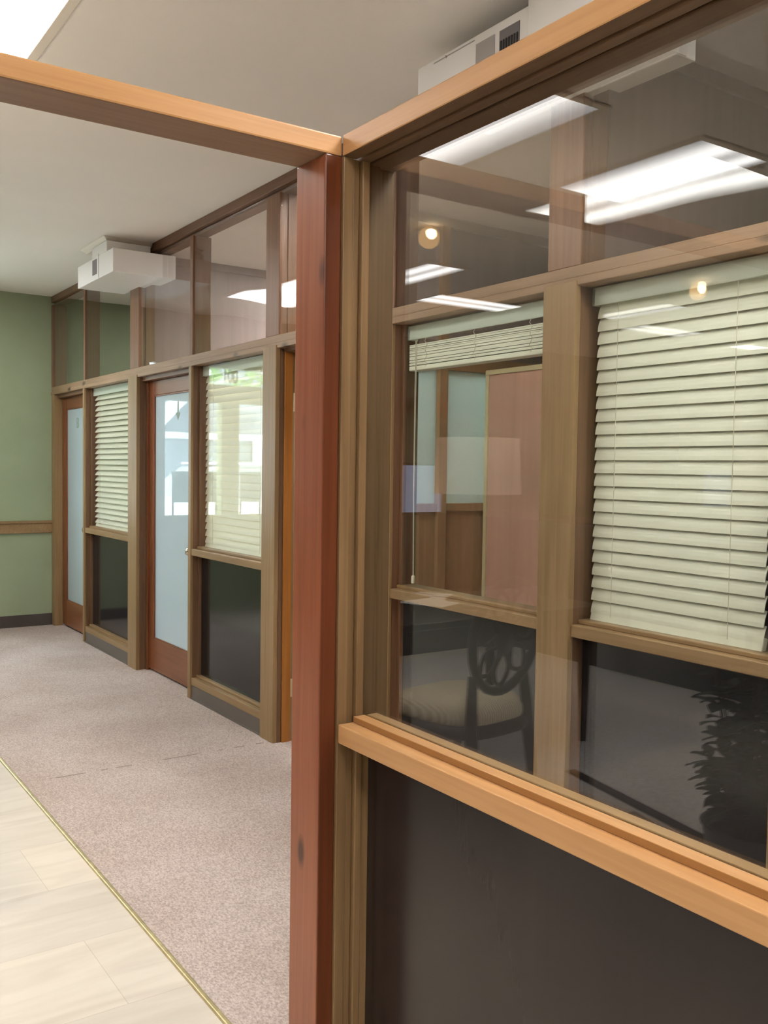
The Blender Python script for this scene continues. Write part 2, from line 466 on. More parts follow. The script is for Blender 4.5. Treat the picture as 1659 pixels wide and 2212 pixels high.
def obj(name, mb, mat, parent=None, smooth=False):
    me = bpy.data.meshes.new(name)
    bmesh.ops.recalc_face_normals(mb.bm, faces=mb.bm.faces[:])
    off = wloc(parent) if parent is not None else Vector((0, 0, 0))
    if parent is None:
        zs = [v.co for v in mb.bm.verts]
        off = Vector((sum(v.x for v in zs) / len(zs), sum(v.y for v in zs) / len(zs), min(v.z for v in zs)))
    for v in mb.bm.verts:
        v.co -= off
    mb.bm.to_mesh(me); mb.bm.free()
    me.materials.append(mat)
    if smooth:
        for p in me.polygons:
            p.use_smooth = True
    o = bpy.data.objects.new(name, me)
    COL.objects.link(o)
    if parent is not None:
        o.parent = parent
    else:
        o.location = off
    return o

def tag(o, label, cat, group=None, kind=None):
    o['label'] = label; o['category'] = cat
    if group: o['group'] = group
    if kind: o['kind'] = kind
    return o

def thing(name, label, cat, loc, group=None, kind=None):
    o = bpy.data.objects.new(name, None)
    o.empty_display_size = 0.05
    COL.objects.link(o); o.location = loc
    return tag(o, label, cat, group, kind)

def part(name, mb, mat, parent, label=None, smooth=False):
    o = obj(name, mb, mat, parent, smooth)
    if label: o['label'] = label
    return o

def box(*a, bev=0.0): return MB().box(*a, bev=bev)

# ------------------------------------------------------------------ key planes
CEIL = 2.99
XF, XB = 2.325, 2.45             # office partition, front and back
YG = 8.79                        # green end wall
HZ0, HZ1 = 2.103, 2.172          # header over the doors
YP = 1.63                        # near face of the red post
XS = 1.0                         # corridor side of the glass screen

# ------------------------------------------------------------------ floor, ceiling, walls
tag(obj('floor', box(-9.0, 1.034, -4.0, YG, -0.08, 0.0), M['tile']), 'pale beige stone tile floor of the lobby beside the carpet', 'floor', kind='structure')
tag(obj('carpet_floor', box(1.046, 6.6, -4.0, YG, -0.08, 0.004), M['carpet']), 'mottled pinkish beige carpet along the office fronts', 'carpet floor', kind='structure')
tag(obj('trim_1', MB().box(1.032, 1.048, -4.0, YG, -0.01, 0.009, bev=0.004), M['dullbrass']), 'thin brass strip between the tiles and the carpet', 'floor trim', kind='structure')
tag(obj('ceiling', box(-9.1, 6.7, -4.1, YG + 0.12, CEIL, CEIL + 0.1), M['ceiling']), 'smooth beige plaster ceiling', 'ceiling', kind='structure')
tag(obj('wall_back', box(1.42, 6.6, YG, YG + 0.12, 0, CEIL), M['green']), 'muted green end wall behind the corridor', 'wall', kind='structure')
tag(obj('trim_2', MB().box(1.42, XF, YG - 0.022, YG, 0.851, 0.94, bev=0.004).box(1.42, XF, YG - 0.032, YG, 0.94, 0.963, bev=0.004), M['olive_y']), 'brown wooden chair rail across the green wall', 'chair rail', kind='structure')
tag(obj('baseboard_back', box(1.42, XF, YG - 0.012, YG, 0.0, 0.111, bev=0.003), M['base']), 'dark brown vinyl baseboard under the green wall', 'baseboard', kind='structure')
tag(obj('baseboard_office', box(XB, 6.6, YG - 0.012, YG, 0.0, 0.111, bev=0.003), M['base']), 'dark baseboard of the end office behind the partition', 'baseboard', kind='structure')
tag(obj('wall_lobby', box(-9.1, -9.0, -4.0, YG, 0, CEIL), M['lobby_wall']), 'beige wall across the lobby, seen only in reflections', 'wall', kind='structure')
tag(obj('wall_rear', box(-9.0, 6.6, -4.1, -4.0, 0, CEIL), M['lobby_wall']), 'beige rear wall of the lobby, seen only in reflections', 'wall', kind='structure')
tag(obj('wall_office', box(6.6, 6.7, -4.0, YG, 0, CEIL), M['dark_ply']), 'dark wood rear wall of the offices', 'wall', kind='structure')
tag(obj('wall_corridor', box(XF, XB, -4.0, 1.36, 0, CEIL), M['brown_z']), 'brown wooden partition wall past the last blind', 'wall', kind='structure')

# storefront in the end wall, left of the green part (seen reflected in the office glass)
sf = MB()
sf.box(-9.0, 1.42, YG, YG + 0.12, 0, 0.985)
sf.box(-9.0, 1.42, YG, YG + 0.12, 2.12, 2.30)
sf.box(-9.0, 1.42, YG, YG + 0.12, 2.47, CEIL)
for a, b in ((0.565, 0.76), (-9.0, -0.44)):
    sf.box(a, b, YG, YG + 0.12, 0.985, 2.12 if a > 0 else 2.47)
tag(obj('wall_front', sf, M['green']), 'green street wall with window openings, seen reflected in office glass', 'wall', kind='structure')
k = 0
for a, b in ((0.76, 1.42), (-0.44, 0.565)):
    k += 1
    wt = thing('window_%d' % (10 + k), 'tall street window %s' % ('next to the green wall end', 'second along from the green wall')[k - 1], 'window', (0.5 * (a + b), YG + 0.06, 0.985), kind='structure')
    part('glass_pane', box(a, b, YG + 0.055, YG + 0.061, 0.985, 2.12), M['glass'], wt)
    ta, tb = (0.7, b) if a > 0 else (a, 0.7)
    part('transom_pane', box(ta, tb, YG + 0.055, YG + 0.061, 2.30, 2.47), M['glass'], wt)

# ------------------------------------------------------------------ near glass screen: red post, beam, screen
t = thing('corner_post', 'reddish varnished knotty wooden post at the end of the glass screen', 'post', (0.98, 1.69, 0))
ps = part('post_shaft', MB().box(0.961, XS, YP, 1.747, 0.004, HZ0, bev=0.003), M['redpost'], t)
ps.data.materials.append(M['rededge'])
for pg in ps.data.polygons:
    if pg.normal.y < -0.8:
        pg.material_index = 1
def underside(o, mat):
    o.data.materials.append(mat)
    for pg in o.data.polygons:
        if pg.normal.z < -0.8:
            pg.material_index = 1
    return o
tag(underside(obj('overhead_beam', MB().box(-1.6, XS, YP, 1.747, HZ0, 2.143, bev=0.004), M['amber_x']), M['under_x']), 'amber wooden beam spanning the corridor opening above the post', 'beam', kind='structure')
tag(obj('end_post', MB().box(-1.6, -1.5, YP, 1.747, 0.0, HZ0, bev=0.003), M['redpost']), 'reddish post carrying the far end of the overhead beam', 'post')

g = thing('glazed_screen', 'tall wood-framed glass screen with a dark panel under its sill', 'glass screen', (1.08, 0.6, 0))
Y0 = -1.6
hb = MB()
hb.box(XS, 1.034, Y0, YP, HZ0, 2.145, bev=0.003)
hb.box(1.0342, 1.136, Y0, YP, HZ0 + 0.006, 2.145, bev=0.001)
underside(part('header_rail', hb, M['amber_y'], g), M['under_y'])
hs = MB()
hs.box(1.037, 1.0605, Y0, 1.746, HZ0 - 0.004, HZ0 + 0.008, bev=0.003)
hs.box(1.0604, 1.0666, YP - 0.002, 1.746, HZ0 - 0.004, HZ0 + 0.008)
hs.box(1.0665, 1.136, Y0, 1.746, HZ0 - 0.004, HZ0 + 0.008, bev=0.003)
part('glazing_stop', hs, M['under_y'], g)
jb = MB()
jb.box(XS + 0.0005, 1.024, YP - 0.006, 1.747, 0.004, HZ0, bev=0.002)
jb.box(1.0245, 1.042, YP - 0.002, 1.747, 0.004, HZ0, bev=0.003)
jb.box(1.042, 1.0605, YP - 0.012, 1.747, 0.004, HZ0, bev=0.003)
jb.box(1.0605, 1.079, YP - 0.008, 1.747, 0.004, 0.93, bev=0.002)
part('jamb', jb, M['jamb'], g)
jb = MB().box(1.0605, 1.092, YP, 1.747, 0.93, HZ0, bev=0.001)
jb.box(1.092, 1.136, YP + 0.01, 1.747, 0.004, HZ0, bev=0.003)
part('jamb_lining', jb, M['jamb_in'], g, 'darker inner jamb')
part('sill_rail', MB().box(XS - 0.001, 1.092, Y0, YP - 0.012, 0.916, 0.955, bev=0.002), M['amber_y'], g)
so = part('sill_stop', MB().box(1.033, 1.0605, Y0, YP - 0.016, 0.955, 0.968, bev=0.0015), M['amber_y'], g)
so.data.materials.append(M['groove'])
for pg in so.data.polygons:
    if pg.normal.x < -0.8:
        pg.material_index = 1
part('rear_stop', MB().box(1.0665, 1.092, Y0, YP - 0.016, 0.955, 0.968, bev=0.002), M['olive_y'], g)
part('glass_pane', MB().box(1.061, 1.066, Y0, YP - 0.001, 0.956, HZ0 + 0.006), M['nearglass'], g)
part('lower_panel', MB().box(1.078, 1.09, Y0, YP - 0.002, 0.004, 0.916), M['umber'], g)

# ------------------------------------------------------------------ office partition
tag(obj('trim_3', MB().box(XF - 0.006, XB, 1.36, YG, HZ0, 2.132, bev=0.003).box(XF, XB, 1.36, YG, 2.132, HZ1, bev=0.003), M['header_y']), 'knotty brown header rail running above all office doors and windows', 'header rail', kind='structure')
tag(obj('trim_4', MB().box(XF, XB, 1.36, YG, 2.935, CEIL, bev=0.003).box(XF + 0.03, XB - 0.02, 1.36, YG, 2.91, 2.935, bev=0.003), M['brown_y']), 'dark brown ceiling rail at the top of the office partition', 'ceiling rail', kind='structure')

def post(y0, y1, label, upper=True, m='olive_z'):
    p = thing('partition_post', label, 'post', (XF, 0.5 * (y0 + y1), 0), group='posts of the office partition')
    part('lower_shaft', MB().box(XF - 0.012, XF + 0.014, y0, y1, 0.004, 2.12, bev=0.003), M[m], p)
    mb = MB().box(XF + 0.0142, XF + 0.036, y0 + 0.001, y1 - 0.001, 0.004, HZ0)
    mb.box(XF + 0.036, XB, y0 + 0.004, y1 - 0.004, 0.004, HZ0, bev=0.002)
    part('post_lining', mb, M['lining'], p)
    mb = MB().box(XF, XF + 0.032, y0 - 0.006, y1 - 0.006, HZ1, 2.91, bev=0.003)
    mb.box(XF + 0.032, XF + 0.055, y0 + 0.008, y1 - 0.008, HZ1, 2.91)
    mb.box(XF + 0.055, XB, y0, y1 - 0.006, HZ1, 2.91, bev=0.003)
    part('upper_shaft', mb, M['brown_z'], p)
    return p
post(2.265, 2.42, 'wide olive brown post between the raised blind and the large closed blind')
post(4.41, 4.562, 'wide olive brown post beside the open doorway with cream hinge plates')
post(6.52, 6.70, 'wide olive brown post under the white unit nearest the green wall')
p = thing('partition_post', 'narrow brown post in the corner against the green wall', 'post', (XF, 8.75, 0), group='posts of the office partition')
part('lower_shaft', MB().box(XF, 2.40, 8.70, YG - 0.001, 0.004, HZ0, bev=0.003), M['olive_z'], p)
part('upper_shaft', MB().box(XF, XB, 8.74, YG - 0.001, HZ1, 2.91, bev=0.003), M['brown_z'], p)

def window_bay(n, y0, y1, label, mull='far', panel='black'):
    """window opening y0..y1; a thin mullion stands at its y1 end"""
    wt = thing('window_%d' % n, label, 'window', (XF, 0.5 * (y0 + y1), 0), kind='structure')
    e = y1 if mull == 'far' else y0
    m0, m1 = (y1, y1 + 0.042) if mull == 'far' else (y0 - 0.042, y0)
    part('mullion', MB().box(XF - 0.006, XF + 0.012, m0, m1, 0.004, HZ0, bev=0.003), M['olive_z'], wt)
    mb = MB().box(XF + 0.0121, XB, m0 + 0.001, m1 - 0.001, 0.004, HZ0)
    mb.box(XF + 0.045, XB, (y1 - 0.018) if mull == 'far' else y0, y1 if mull == 'far' else y0 + 0.018, 0.14, HZ0, bev=0.002)
    part('mullion_lining', mb, M['lining'], wt)
    mb = MB().box(XF, XB, m0, m1, HZ1, 2.91, bev=0.003)
    part('upper_mullion', mb, M['brown_z'], wt)
    mb = MB().box(XF, XB, y0, y1, 0.915, 0.957, bev=0.003)
    mb.box(XF + 0.035, XB, y0, y1, 0.957, 0.972, bev=0.003)
    part('middle_rail', mb, M['olive_y'], wt)
    mb = MB().box(XF + 0.002, XB, y0, y1, 0.092, 0.137, bev=0.003)
    mb.box(XF + 0.035, XB, y0, y1, 0.137, 0.152, bev=0.003)
    part('bottom_rail', mb, M['olive_y'], wt)
    mb = MB().box(XF + 0.004, XB - 0.02, y0, y1, 0.004, 0.092)
    mb.box(XF - 0.004, XF + 0.006, y0, y1, 0.004, 0.012)
    part('kick_plate', mb, M['vinyl_grey'], wt, 'grey brown vinyl kick plate')
    part('glass_pane', box(XF + 0.055, XF + 0.060, y0, y1, 0.96, HZ0), M['glass'], wt)
    part('lower_panel', box(XF + 0.062, XF + 0.075, y0, y1, 0.14, 0.915), M[panel], wt, 'glossy black lower panel')
    return wt
w1 = window_bay(1, 6.70, 7.78, 'office window with a tilted cream blind beside the end door')
w2 = window_bay(2, 4.562, 5.55, 'office window whose closed blind reflects the street')
w3 = window_bay(3, 2.42, 3.35, 'office window behind the glass screen with its blind raised')
w4 = window_bay(4, 1.50, 2.265, 'office window behind the glass screen with a full cream blind', mull='near')
# transom panes over each bay
def transom(parent, y0, y1, name='transom_pane'):
    part(name, box(XF + 0.008, XF + 0.013, y0, y1, HZ1, 2.915), M['wavy'], parent)
transom(w1, 6.70, 7.78); transom(w2, 4.55, 5.55); transom(w3, 2.41, 3.35); transom(w4, 1.50, 2.265)

def office_door(n, y0, y1, label, jamb_end):
    d = thing('door_%d' % n, label, 'door', (2.42, 0.5 * (y0 + y1), 0.02), kind='structure')
    xa, xb = 2.40, 2.445
    sw = 0.118
    fm = MB()
    fm.box(xa, xb, y0, y0 + sw, 0.02, 2.072, bev=0.003).box(xa, xb, y1 - sw, y1, 0.02, 2.072, bev=0.003)
    part('door_stile', fm, M['door'], d)
    fm = MB().box(xa, xb, y0 + sw, y1 - sw, 1.972, 2.072, bev=0.003).box(xa, xb, y0 + sw, y1 - sw, 0.02, 0.245, bev=0.003)
    part('door_rail', fm, M['door_y'], d)
    bd = MB().box(xa + 0.004, xa + 0.012, y0 + sw, y1 - sw, 0.245, 0.256, bev=0.002).box(xa + 0.004, xa + 0.012, y0 + sw, y1 - sw, 1.962, 1.972, bev=0.002)
    part('glazing_bead', bd, M['door_y'], d)
    part('frosted_pane', box(xa + 0.012, xa + 0.018, y0 + sw, y1 - sw, 0.245, 1.972), M['frost'], d)
    kn = MB()
    ky = y0 + 0.06
    kn.tube([(xa - 0.002, ky, 0.93), (xa - 0.008, ky, 0.93)], 0.032, 20)
    kn.tube([(xa - 0.008, ky, 0.93), (xa - 0.03, ky, 0.93), (xa - 0.036, ky, 0.93), (xa - 0.05, ky, 0.93), (xa - 0.062, ky, 0.93), (xa - 0.066, ky, 0.93)], [0.011, 0.011, 0.022, 0.028, 0.022, 0.008], 20)
    part('door_knob', kn, M['steel'], d, 'polished metal knob', smooth=True)
    hd = MB().box(XF + 0.03, XB, y0, y1, 2.074, HZ0, bev=0.002)
    part('head_jamb', hd, M['brown_y'], d)
    return d
d1 = office_door(1, 7.825, 8.70, 'cherry wood office door with a frosted pane in the corner', 8.70)
d2 = office_door(2, 5.60, 6.52, 'cherry wood office door with a frosted pane between two posts', 6.52)
transom(d1, 7.825, 8.74); transom(d2, 5.595, 6.51)
# jamb strips of door 2 at the post
part('door_jamb', MB().box(XF + 0.06, 2.40, 6.496, 6.519, 0.004, HZ0, bev=0.002), M['door'], d2)

# open doorway beside window 2
dw = thing('door_3', 'open office doorway between the two wide posts, seen behind the red post', 'doorway', (2.39, 3.9, 0), kind='structure')
part('door_stop', MB().box(2.363, 2.412, 4.399, 4.4095, 0.004, 2.085, bev=0.002), M['orange'], dw, 'orange knotty door stop')
part('door_jamb', MB().box(2.412, XB, 4.404, 4.4095, 0.004, 2.085, bev=0.002).box(2.36, XB, 3.393, 3.40, 0.004, 2.085), M['olive_z'], dw)
part('head_jamb', MB().box(2.36, XB, 3.393, 4.41, 2.085, HZ0, bev=0.002), M['brown_y'], dw)
for z in (0.245, 1.775):
    pl = MB().box(2.414, 2.446, 4.400, 4.4045, z, z + 0.098, bev=0.001)
    for dz in (0.018, 0.05, 0.08):
        pl.tube([(2.432, 4.401, z + dz), (2.432, 4.3985, z + dz)], 0.004, 8)
    part('hinge_plate', pl, M['strike'], dw, 'cream coloured hinge plate')
transom(dw, 3.393, 4.40)

# ------------------------------------------------------------------ blinds
def blind(label, y0, y1, z0, z1, tilt, xc=2.415, raised=None, cord_y=None):
    b = thing('venetian_blind', label, 'blind', (xc, 0.5 * (y0 + y1), z1), group='cream blinds in the office windows')
    yy0, yy1 = y0 + 0.012, y1 - 0.012
    vz = z1 - 0.06
    vl = MB().box(xc - 0.028, xc - 0.018, yy0 - 0.008, yy1 + 0.008, vz, z1, bev=0.003)
    vl.box(xc - 0.028, xc + 0.02, yy1 - 0.001, yy1 + 0.008, vz, z1).box(xc - 0.028, xc + 0.02, yy0 - 0.008, yy0 + 0.001, vz, z1)
    vl.box(xc - 0.018, xc + 0.02, yy0, yy1, z1 - 0.045, z1 - 0.005)
    part('valance', vl, M['valance'], b, 'pale green grey valance')
    R = Matrix.Rotation(-tilt, 3, 'Y')
    sl = MB()
    ym, yl = 0.5 * (yy0 + yy1), yy1 - yy0
    ca = []
    th = 0.0014 if raised is None else 0.0024
    def slat(z, rm):
        n = 4
        # gently crowned slat: cross-section in its own frame, extruded along y
        prof = [(-0.025 + 0.05 * i / n, 0.0035 * (1 - (2 * i / n - 1) ** 2)) for i in range(n + 1)]
        top = [(a, h + th) for a, h in prof]; bot = [(a, h - th) for a, h in prof][::-1]
        o = [Vector((xc, yy0, z)) + rm @ Vector((a, 0, h)) for a, h in top + bot]
        sl.prism(o, (0, yl, 0))
    if raised is None:
        pitch = 0.0436
        z = vz - 0.018
        while z > z0 + 0.035:
            slat(z, R); z -= pitch
        br = MB().obox((xc, ym, z0 + 0.012), (0.022, yl, 0.05), Matrix.Rotation(math.radians(14), 3, 'Y'), bev=0.004)
        part('bottom_rail', br, M['blind'], b)
        low = z0 + 0.02
    else:
        z = raised + 0.026
        i = 0
        while z < vz - 0.018:
            r2 = Matrix.Rotation(math.radians(random.uniform(-4, 4)), 3, 'Y')
            slat(z, r2); z += 0.0056
        br = MB().box(xc - 0.027, xc + 0.027, yy0, yy1, raised, raised + 0.02, bev=0.004)
        part('bottom_rail', br, M['blind'], b)
        low = raised + 0.01
    part('slats', sl, M['blind'], b)
    for fr in ((0.16, 0.84) if raised is None else (0.14, 0.5, 0.86)):
        y = yy0 + yl * fr
        cd = MB()
        if raised is None:
            cd.tube([(xc - 0.0275, y, vz), (xc - 0.0275, y, low)], 0.0012, 6)
        else:
            pts = [(xc - 0.0285 - 0.003 * (k % 2), y + 0.008 * math.sin(k * 2.1), vz - k * (vz - low) / 9) for k in range(10)]
            cd.tube(pts, 0.0012, 6)
        part('ladder_cord', cd, M['cordm'], b)
    return b
RAD = math.radians
blind('cream blind with open tilted slats, next to the end door', 6.70, 7.76, 0.968, 2.10, RAD(52))
blind('closed cream blind that mirrors the street and the green wall', 4.562, 5.532, 0.968, 2.10, RAD(70))
b3 = blind('cream blind pulled up into a stack under its valance', 2.42, 3.332, 0.968, 2.095, 0, raised=1.902)
blind('large cream blind closed over the window behind the glass screen', 1.575, 2.262, 0.972, 2.10, RAD(72))
pc = MB()
pc.tube([(2.386, 3.262, 2.03), (2.387, 3.268, 1.4), (2.387, 3.262, 1.02)], 0.0016, 6)
pc.tube([(2.386, 3.27, 2.03), (2.387, 3.272, 1.4), (2.387, 3.264, 1.02)], 0.0016, 6)
pcd = part('pull_cord', pc, M['cordm'], b3)
part('tassel', MB().lathe((2.387, 3.263, 0.985), [(0.004, 0.0), (0.0085, 0.002), (0.0085, 0.03), (0.004, 0.036)], 14), M['cordm'], pcd)

# ------------------------------------------------------------------ office interiors
def divider(y, label, n, glazed):
    d = thing('wall_divider_%d' % n, label, 'divider wall', (XB, y, 0), kind='structure')
    t0, t1 = y, y + 0.06
    if glazed:
        part('upper_panel', box(XB, 6.6, t0 + 0.012, t1 - 0.012, 2.16, CEIL), M['dark_ply'], d)
        part('top_rail', MB().box(XB, 6.6, t0 - 0.012, t1, 2.085, 2.17, bev=0.003), M['wainscot'], d)
        part('lower_panel', box(XB, 6.6, t0 + 0.012, t1, 0.0, 1.22), M['wainscot'], d)
        part('middle_rail', MB().box(XB, 6.6, t0 - 0.012, t1, 1.222, 1.272, bev=0.003), M['wainscot'], d)
        xs = [XB + 0.0, 3.48, 4.53, 5.58]
        for i, x in enumerate(xs[1:]):
            part('mullion', MB().box(x, x + 0.062, t0 - 0.02, t1, 0.0, 2.94, bev=0.003), M['wainscot'], d)
        edges = [(XB, 3.48), (3.542, 4.53), (4.592, 5.58), (5.642, 6.6)]
        for a, b in edges:
            part('frosted_pane', box(a, b, t0 + 0.02, t0 + 0.026, 1.272, 2.085), M['frost_div'], d)
        part('crown_strip', MB().box(XB, 6.6, t0 - 0.02, t1, 2.935, CEIL, bev=0.003), M['dark_ply'], d)
    else:
        part('wall_panel', box(XB, 6.6, t0, t1, 0, CEIL), M['dark_ply'], d)
        part('crown_strip', MB().box(XB, 6.6, t0 - 0.02, t0, 2.935, CEIL, bev=0.003), M['dark_ply'], d)
        part('middle_strip', MB().box(XB, 6.6, t0 - 0.015, t0, 2.10, 2.20, bev=0.003), M['wainscot'], d)
    return d
divider(4.53, 'office divider with frosted panes above brown wood wainscot', 2, True)
divider(6.58, 'dark brown wood divider of the office beside the end door', 1, False)
divider(2.30, 'dark brown wood divider behind the large closed blind', 3, False)
pp = thing('veneer_panel', 'tall pinkish brown veneer panel with cream edge trim in the office', 'panel', (3.86, 4.0, 0.004))
part('panel_board', box(3.846, 3.885, 3.30, 4.50, 0.004, 2.07), M['pink_ply'], pp)
part('edge_trim', MB().box(3.838, 3.893, 4.485, 4.515, 0.004, 2.07, bev=0.002).box(3.838, 3.893, 3.30, 4.515, 2.07, 2.10, bev=0.002), M['cream'], pp, 'cream edge trim')

# ------------------------------------------------------------------ ceiling lights
def ceiling_light(label, x0, x1, y0, y1, strength=None, tubes=(0.28, 0.72), group='fluorescent ceiling panels'):
    c = thing('ceiling_light', label, 'ceiling light', (0.5 * (x0 + x1), 0.5 * (y0 + y1), CEIL), group=group)
    z = CEIL - 0.004
    fr = MB()
    tw = 0.035
    fr.box(x0 - tw, x0, y0 - tw, y1 + tw, z - 0.008, CEIL, bev=0.002).box(x1, x1 + tw, y0 - tw, y1 + tw, z - 0.008, CEIL, bev=0.002)
    fr.box(x0, x1, y0 - tw, y0, z - 0.008, CEIL, bev=0.002).box(x0, x1, y1, y1 + tw, z - 0.008, CEIL, bev=0.002)
    part('light_frame', fr, M['trim_white'], c)
    longy = (y1 - y0) > (x1 - x0)
    lo, hi = (x0, x1) if longy else (y0, y1)
    dm = diffuser_mat('fluorescent diffuser', 0 if longy else 1, lo, hi, tubes, 1.5 * (strength or PANEL))
    part('diffuser', box(x0, x1, y0, y1, z - 0.003, z - 0.001), dm, c)
    return c
ceiling_light('bright fluorescent panel on the ceiling above the corridor beam', 0.28, 0.89, 2.90, 4.10, 6.5)
ceiling_light('fluorescent panel further along the corridor ceiling towards the green wall', 0.45, 1.06, 6.6, 7.8, 7.5)
ceiling_light('narrow lobby ceiling panel whose reflection tops the glass screen', -0.825, -0.525, 2.78, 3.70, 2.3, (0.93,))
ceiling_light('wide lobby ceiling panel mirrored in the middle of the glass screen', -1.965, -1.465, 2.76, 3.66, 2.6, (0.18, 0.62))
ceiling_light('lobby ceiling panel mirrored as a wedge in the upper glass', -2.38, -2.02, 5.55, 6.45, 2.4)
ceiling_light('lobby ceiling panel mirrored along the header rail', -3.80, -2.85, 6.45, 6.85, 2.6)
ceiling_light('small lobby panel mirrored as a short streak on the large blind', -8.0, -7.55, 6.70, 7.0, 2.6)
HOT = 7.5
ceiling_light('lobby ceiling panel above the photographer', -0.35, 0.25, -0.9, 0.3, HOT)
ceiling_light('lobby ceiling panel behind the photographer, over the clear floor', -2.6, -2.0, -0.9, 0.3, HOT)
ceiling_light('lobby ceiling panel deepest behind the photographer', -0.35, 0.25, -3.2, -2.0, HOT)
ceiling_light('lobby ceiling panel behind the photographer near the far lobby wall', -5.0, -4.4, -0.9, 0.3, HOT)
ceiling_light('added corridor light panel behind the glass screen, out of view', 1.36, 1.96, 0.15, 1.35, 8.0)  # extra light out of view, brightens the large blind and its mullion
ceiling_light('added unseen strip light just inside the office with the raised blind', 2.48, 2.60, 3.42, 3.95, 42.0, (0.5,))  # added where the screen header hides it, brightens veneer panel and divider
ceiling_light('added unseen light panel in the office behind the frosted divider', 3.74, 4.36, 5.0, 6.1, 18.0)  # added out of sight to brighten this office's wall and the frosted panes
ceiling_light('added unseen light panel in the end office', 3.74, 4.36, 7.1, 8.3, 4.0)  # added out of sight to lift the green wall behind the transoms

def can_light(x, y, label):
    c = thing('can_light', label, 'spot lamp', (x, y, CEIL), group='warm spot lamps in the lobby')
    part('bowl', MB().lathe((x, y, CEIL - 0.135), [(0.004, 0.0), (0.03, 0.006), (0.055, 0.025), (0.067, 0.055), (0.066, 0.085), (0.05, 0.115), (0.02, 0.13), (0.02, 0.135)], 28, cap=False), emit('lit amber bowl', (1.0, 0.60, 0.26, 1), 1.2), c, smooth=True)
    part('bulb', MB().lathe((x + 0.02, y - 0.045, CEIL - 0.095), [(0.004, 0.0), (0.02, 0.006), (0.032, 0.022), (0.036, 0.04), (0.03, 0.06), (0.01, 0.07)], 20), emit('warm bulb', (1.0, 0.72, 0.42, 1), 8), c, smooth=True)
can_light(-1.43, 4.75, 'warm ceiling spot mirrored as a glowing ball in the upper glass')
can_light(-4.18, 4.84, 'warm ceiling spot mirrored on the large blind')

# ------------------------------------------------------------------ heating units through the partition
def vent_unit(label, parts):
    u = thing('air_unit', label, 'air unit', parts['base'], group='white air units through the partition')
    part('housing', parts['housing'], M['white'], u)
    if 'office' in parts: part('office_box', parts['office'], M['white'], u)
    part('riser', parts['riser'], M['white'], u)
    part('ceiling_flange', parts['flange'], M['trim_white'], u)
    gr = part('grille', parts['grille'], M['grey'], u, 'dark grey grille')
    part('seam', parts['seam'], M['grey_mid'], u)
    return u
fl = MB()
def flange(mb, x0, x1, y0, y1, z0, z1, e):
    a = [(x0 - e, y0 - e), (x1, y0 - e), (x1, y1 + e), (x0 - e, y1 + e)]
    b = [(x0, y0), (x1, y0), (x1, y1), (x0, y1)]
    A = [mb.bm.verts.new((x, y, z1)) for x, y in a]; B = [mb.bm.verts.new((x, y, z0)) for x, y in b]
    mb.bm.faces.new(A); mb.bm.faces.new(B[::-1])
    for i in range(4):
        mb.bm.faces.new((A[i], A[(i + 1) % 4], B[(i + 1) % 4], B[i]))
flange(fl, 2.02, 2.32, 6.26, 6.72, 2.958, 2.988, 0.035)
vent_unit('white boxy air unit under the ceiling near the green wall', dict(
    base=(2.16, 6.45, 2.735),
    housing=MB().box(2.0, XF + 0.05, 6.085, 6.86, 2.735, 2.887, bev=0.004),
    office=MB().box(XF + 0.001, 2.430, 6.09, 6.37, 2.733, 2.889, bev=0.004),
    riser=MB().box(2.0, 2.30, 6.215, 6.53, 2.887, 2.958, bev=0.003),
    flange=fl,
    grille=MB().box(1.997, 2.004, 6.425, 6.512, 2.772, 2.872),
    seam=MB().box(1.9985, 2.003, 6.380, 6.385, 2.737, 2.90)))
fl = MB(); flange(fl, 2.02, 2.32, 1.83, 2.17, 2.958, 2.988, 0.02)
un = vent_unit('white air unit showing above the amber header of the glass screen', dict(
    base=(2.16, 2.2, 2.735),
    housing=MB().box(2.0, XF + 0.05, 1.885, 2.754, 2.737, 2.899, bev=0.004),
    office=MB().box(XF + 0.001, 2.42, 1.89, 2.193, 2.735, 2.90, bev=0.004),
    riser=MB().box(1.993, 2.30, 1.83, 2.18, 2.745, 2.986, bev=0.003),
    flange=fl,
    grille=MB().box(1.998, 2.004, 2.222, 2.315, 2.775, 2.868),
    seam=MB().box(1.9985, 2.002, 2.44, 2.66, 2.884, 2.887)))
part('filter_mesh', MB().box(1.997, 2.003, 2.338, 2.430, 2.76, 2.868), M['grey_mid'], un, 'light grey filter mesh')
sl = MB()
for i in range(7):
    sl.box(1.9955, 2.003, 2.228 + i * 0.0125, 2.2335 + i * 0.0125, 2.79, 2.835)
part('vent_slats', sl, M['dark'], un)
for y, z in ((2.20, 2.80), (2.452, 2.775), (2.59, 2.885)):
    part('screw', MB().tube([(2.001, y, z), (1.996, y, z)], 0.004, 10), M['grey_mid'], un)

# ------------------------------------------------------------------ lettering on the glass
def text(name, s, size, loc, rotz, mat, parent, bold=0.0, wide=1.0):
    c = bpy.data.curves.new(name, 'FONT'); c.body = s; c.size = size; c.align_x = 'CENTER'; c.extrude = 0.001; c.offset = bold
    tmp = bpy.data.objects.new(name + '_tmp', c); COL.objects.link(tmp)
    dg = bpy.context.evaluated_depsgraph_get()
    me = bpy.data.meshes.new_from_object(tmp.evaluated_get(dg)); bpy.data.objects.remove(tmp)
    R = Matrix.Rotation(rotz, 4, 'Z') @ Matrix.Rotation(math.pi / 2, 4, 'X')
    me.transform(Matrix.Scale(wide, 4, (1, 0, 0)))
    me.transform(R)
    me.transform(Matrix.Translation(Vector(loc) - wloc(parent)))
    me.materials.clear(); me.materials.append(mat); me.name = name
    o = bpy.data.objects.new(name, me); COL.objects.link(o); o.parent = parent
    return o
win2 = bpy.data.objects['window_11']
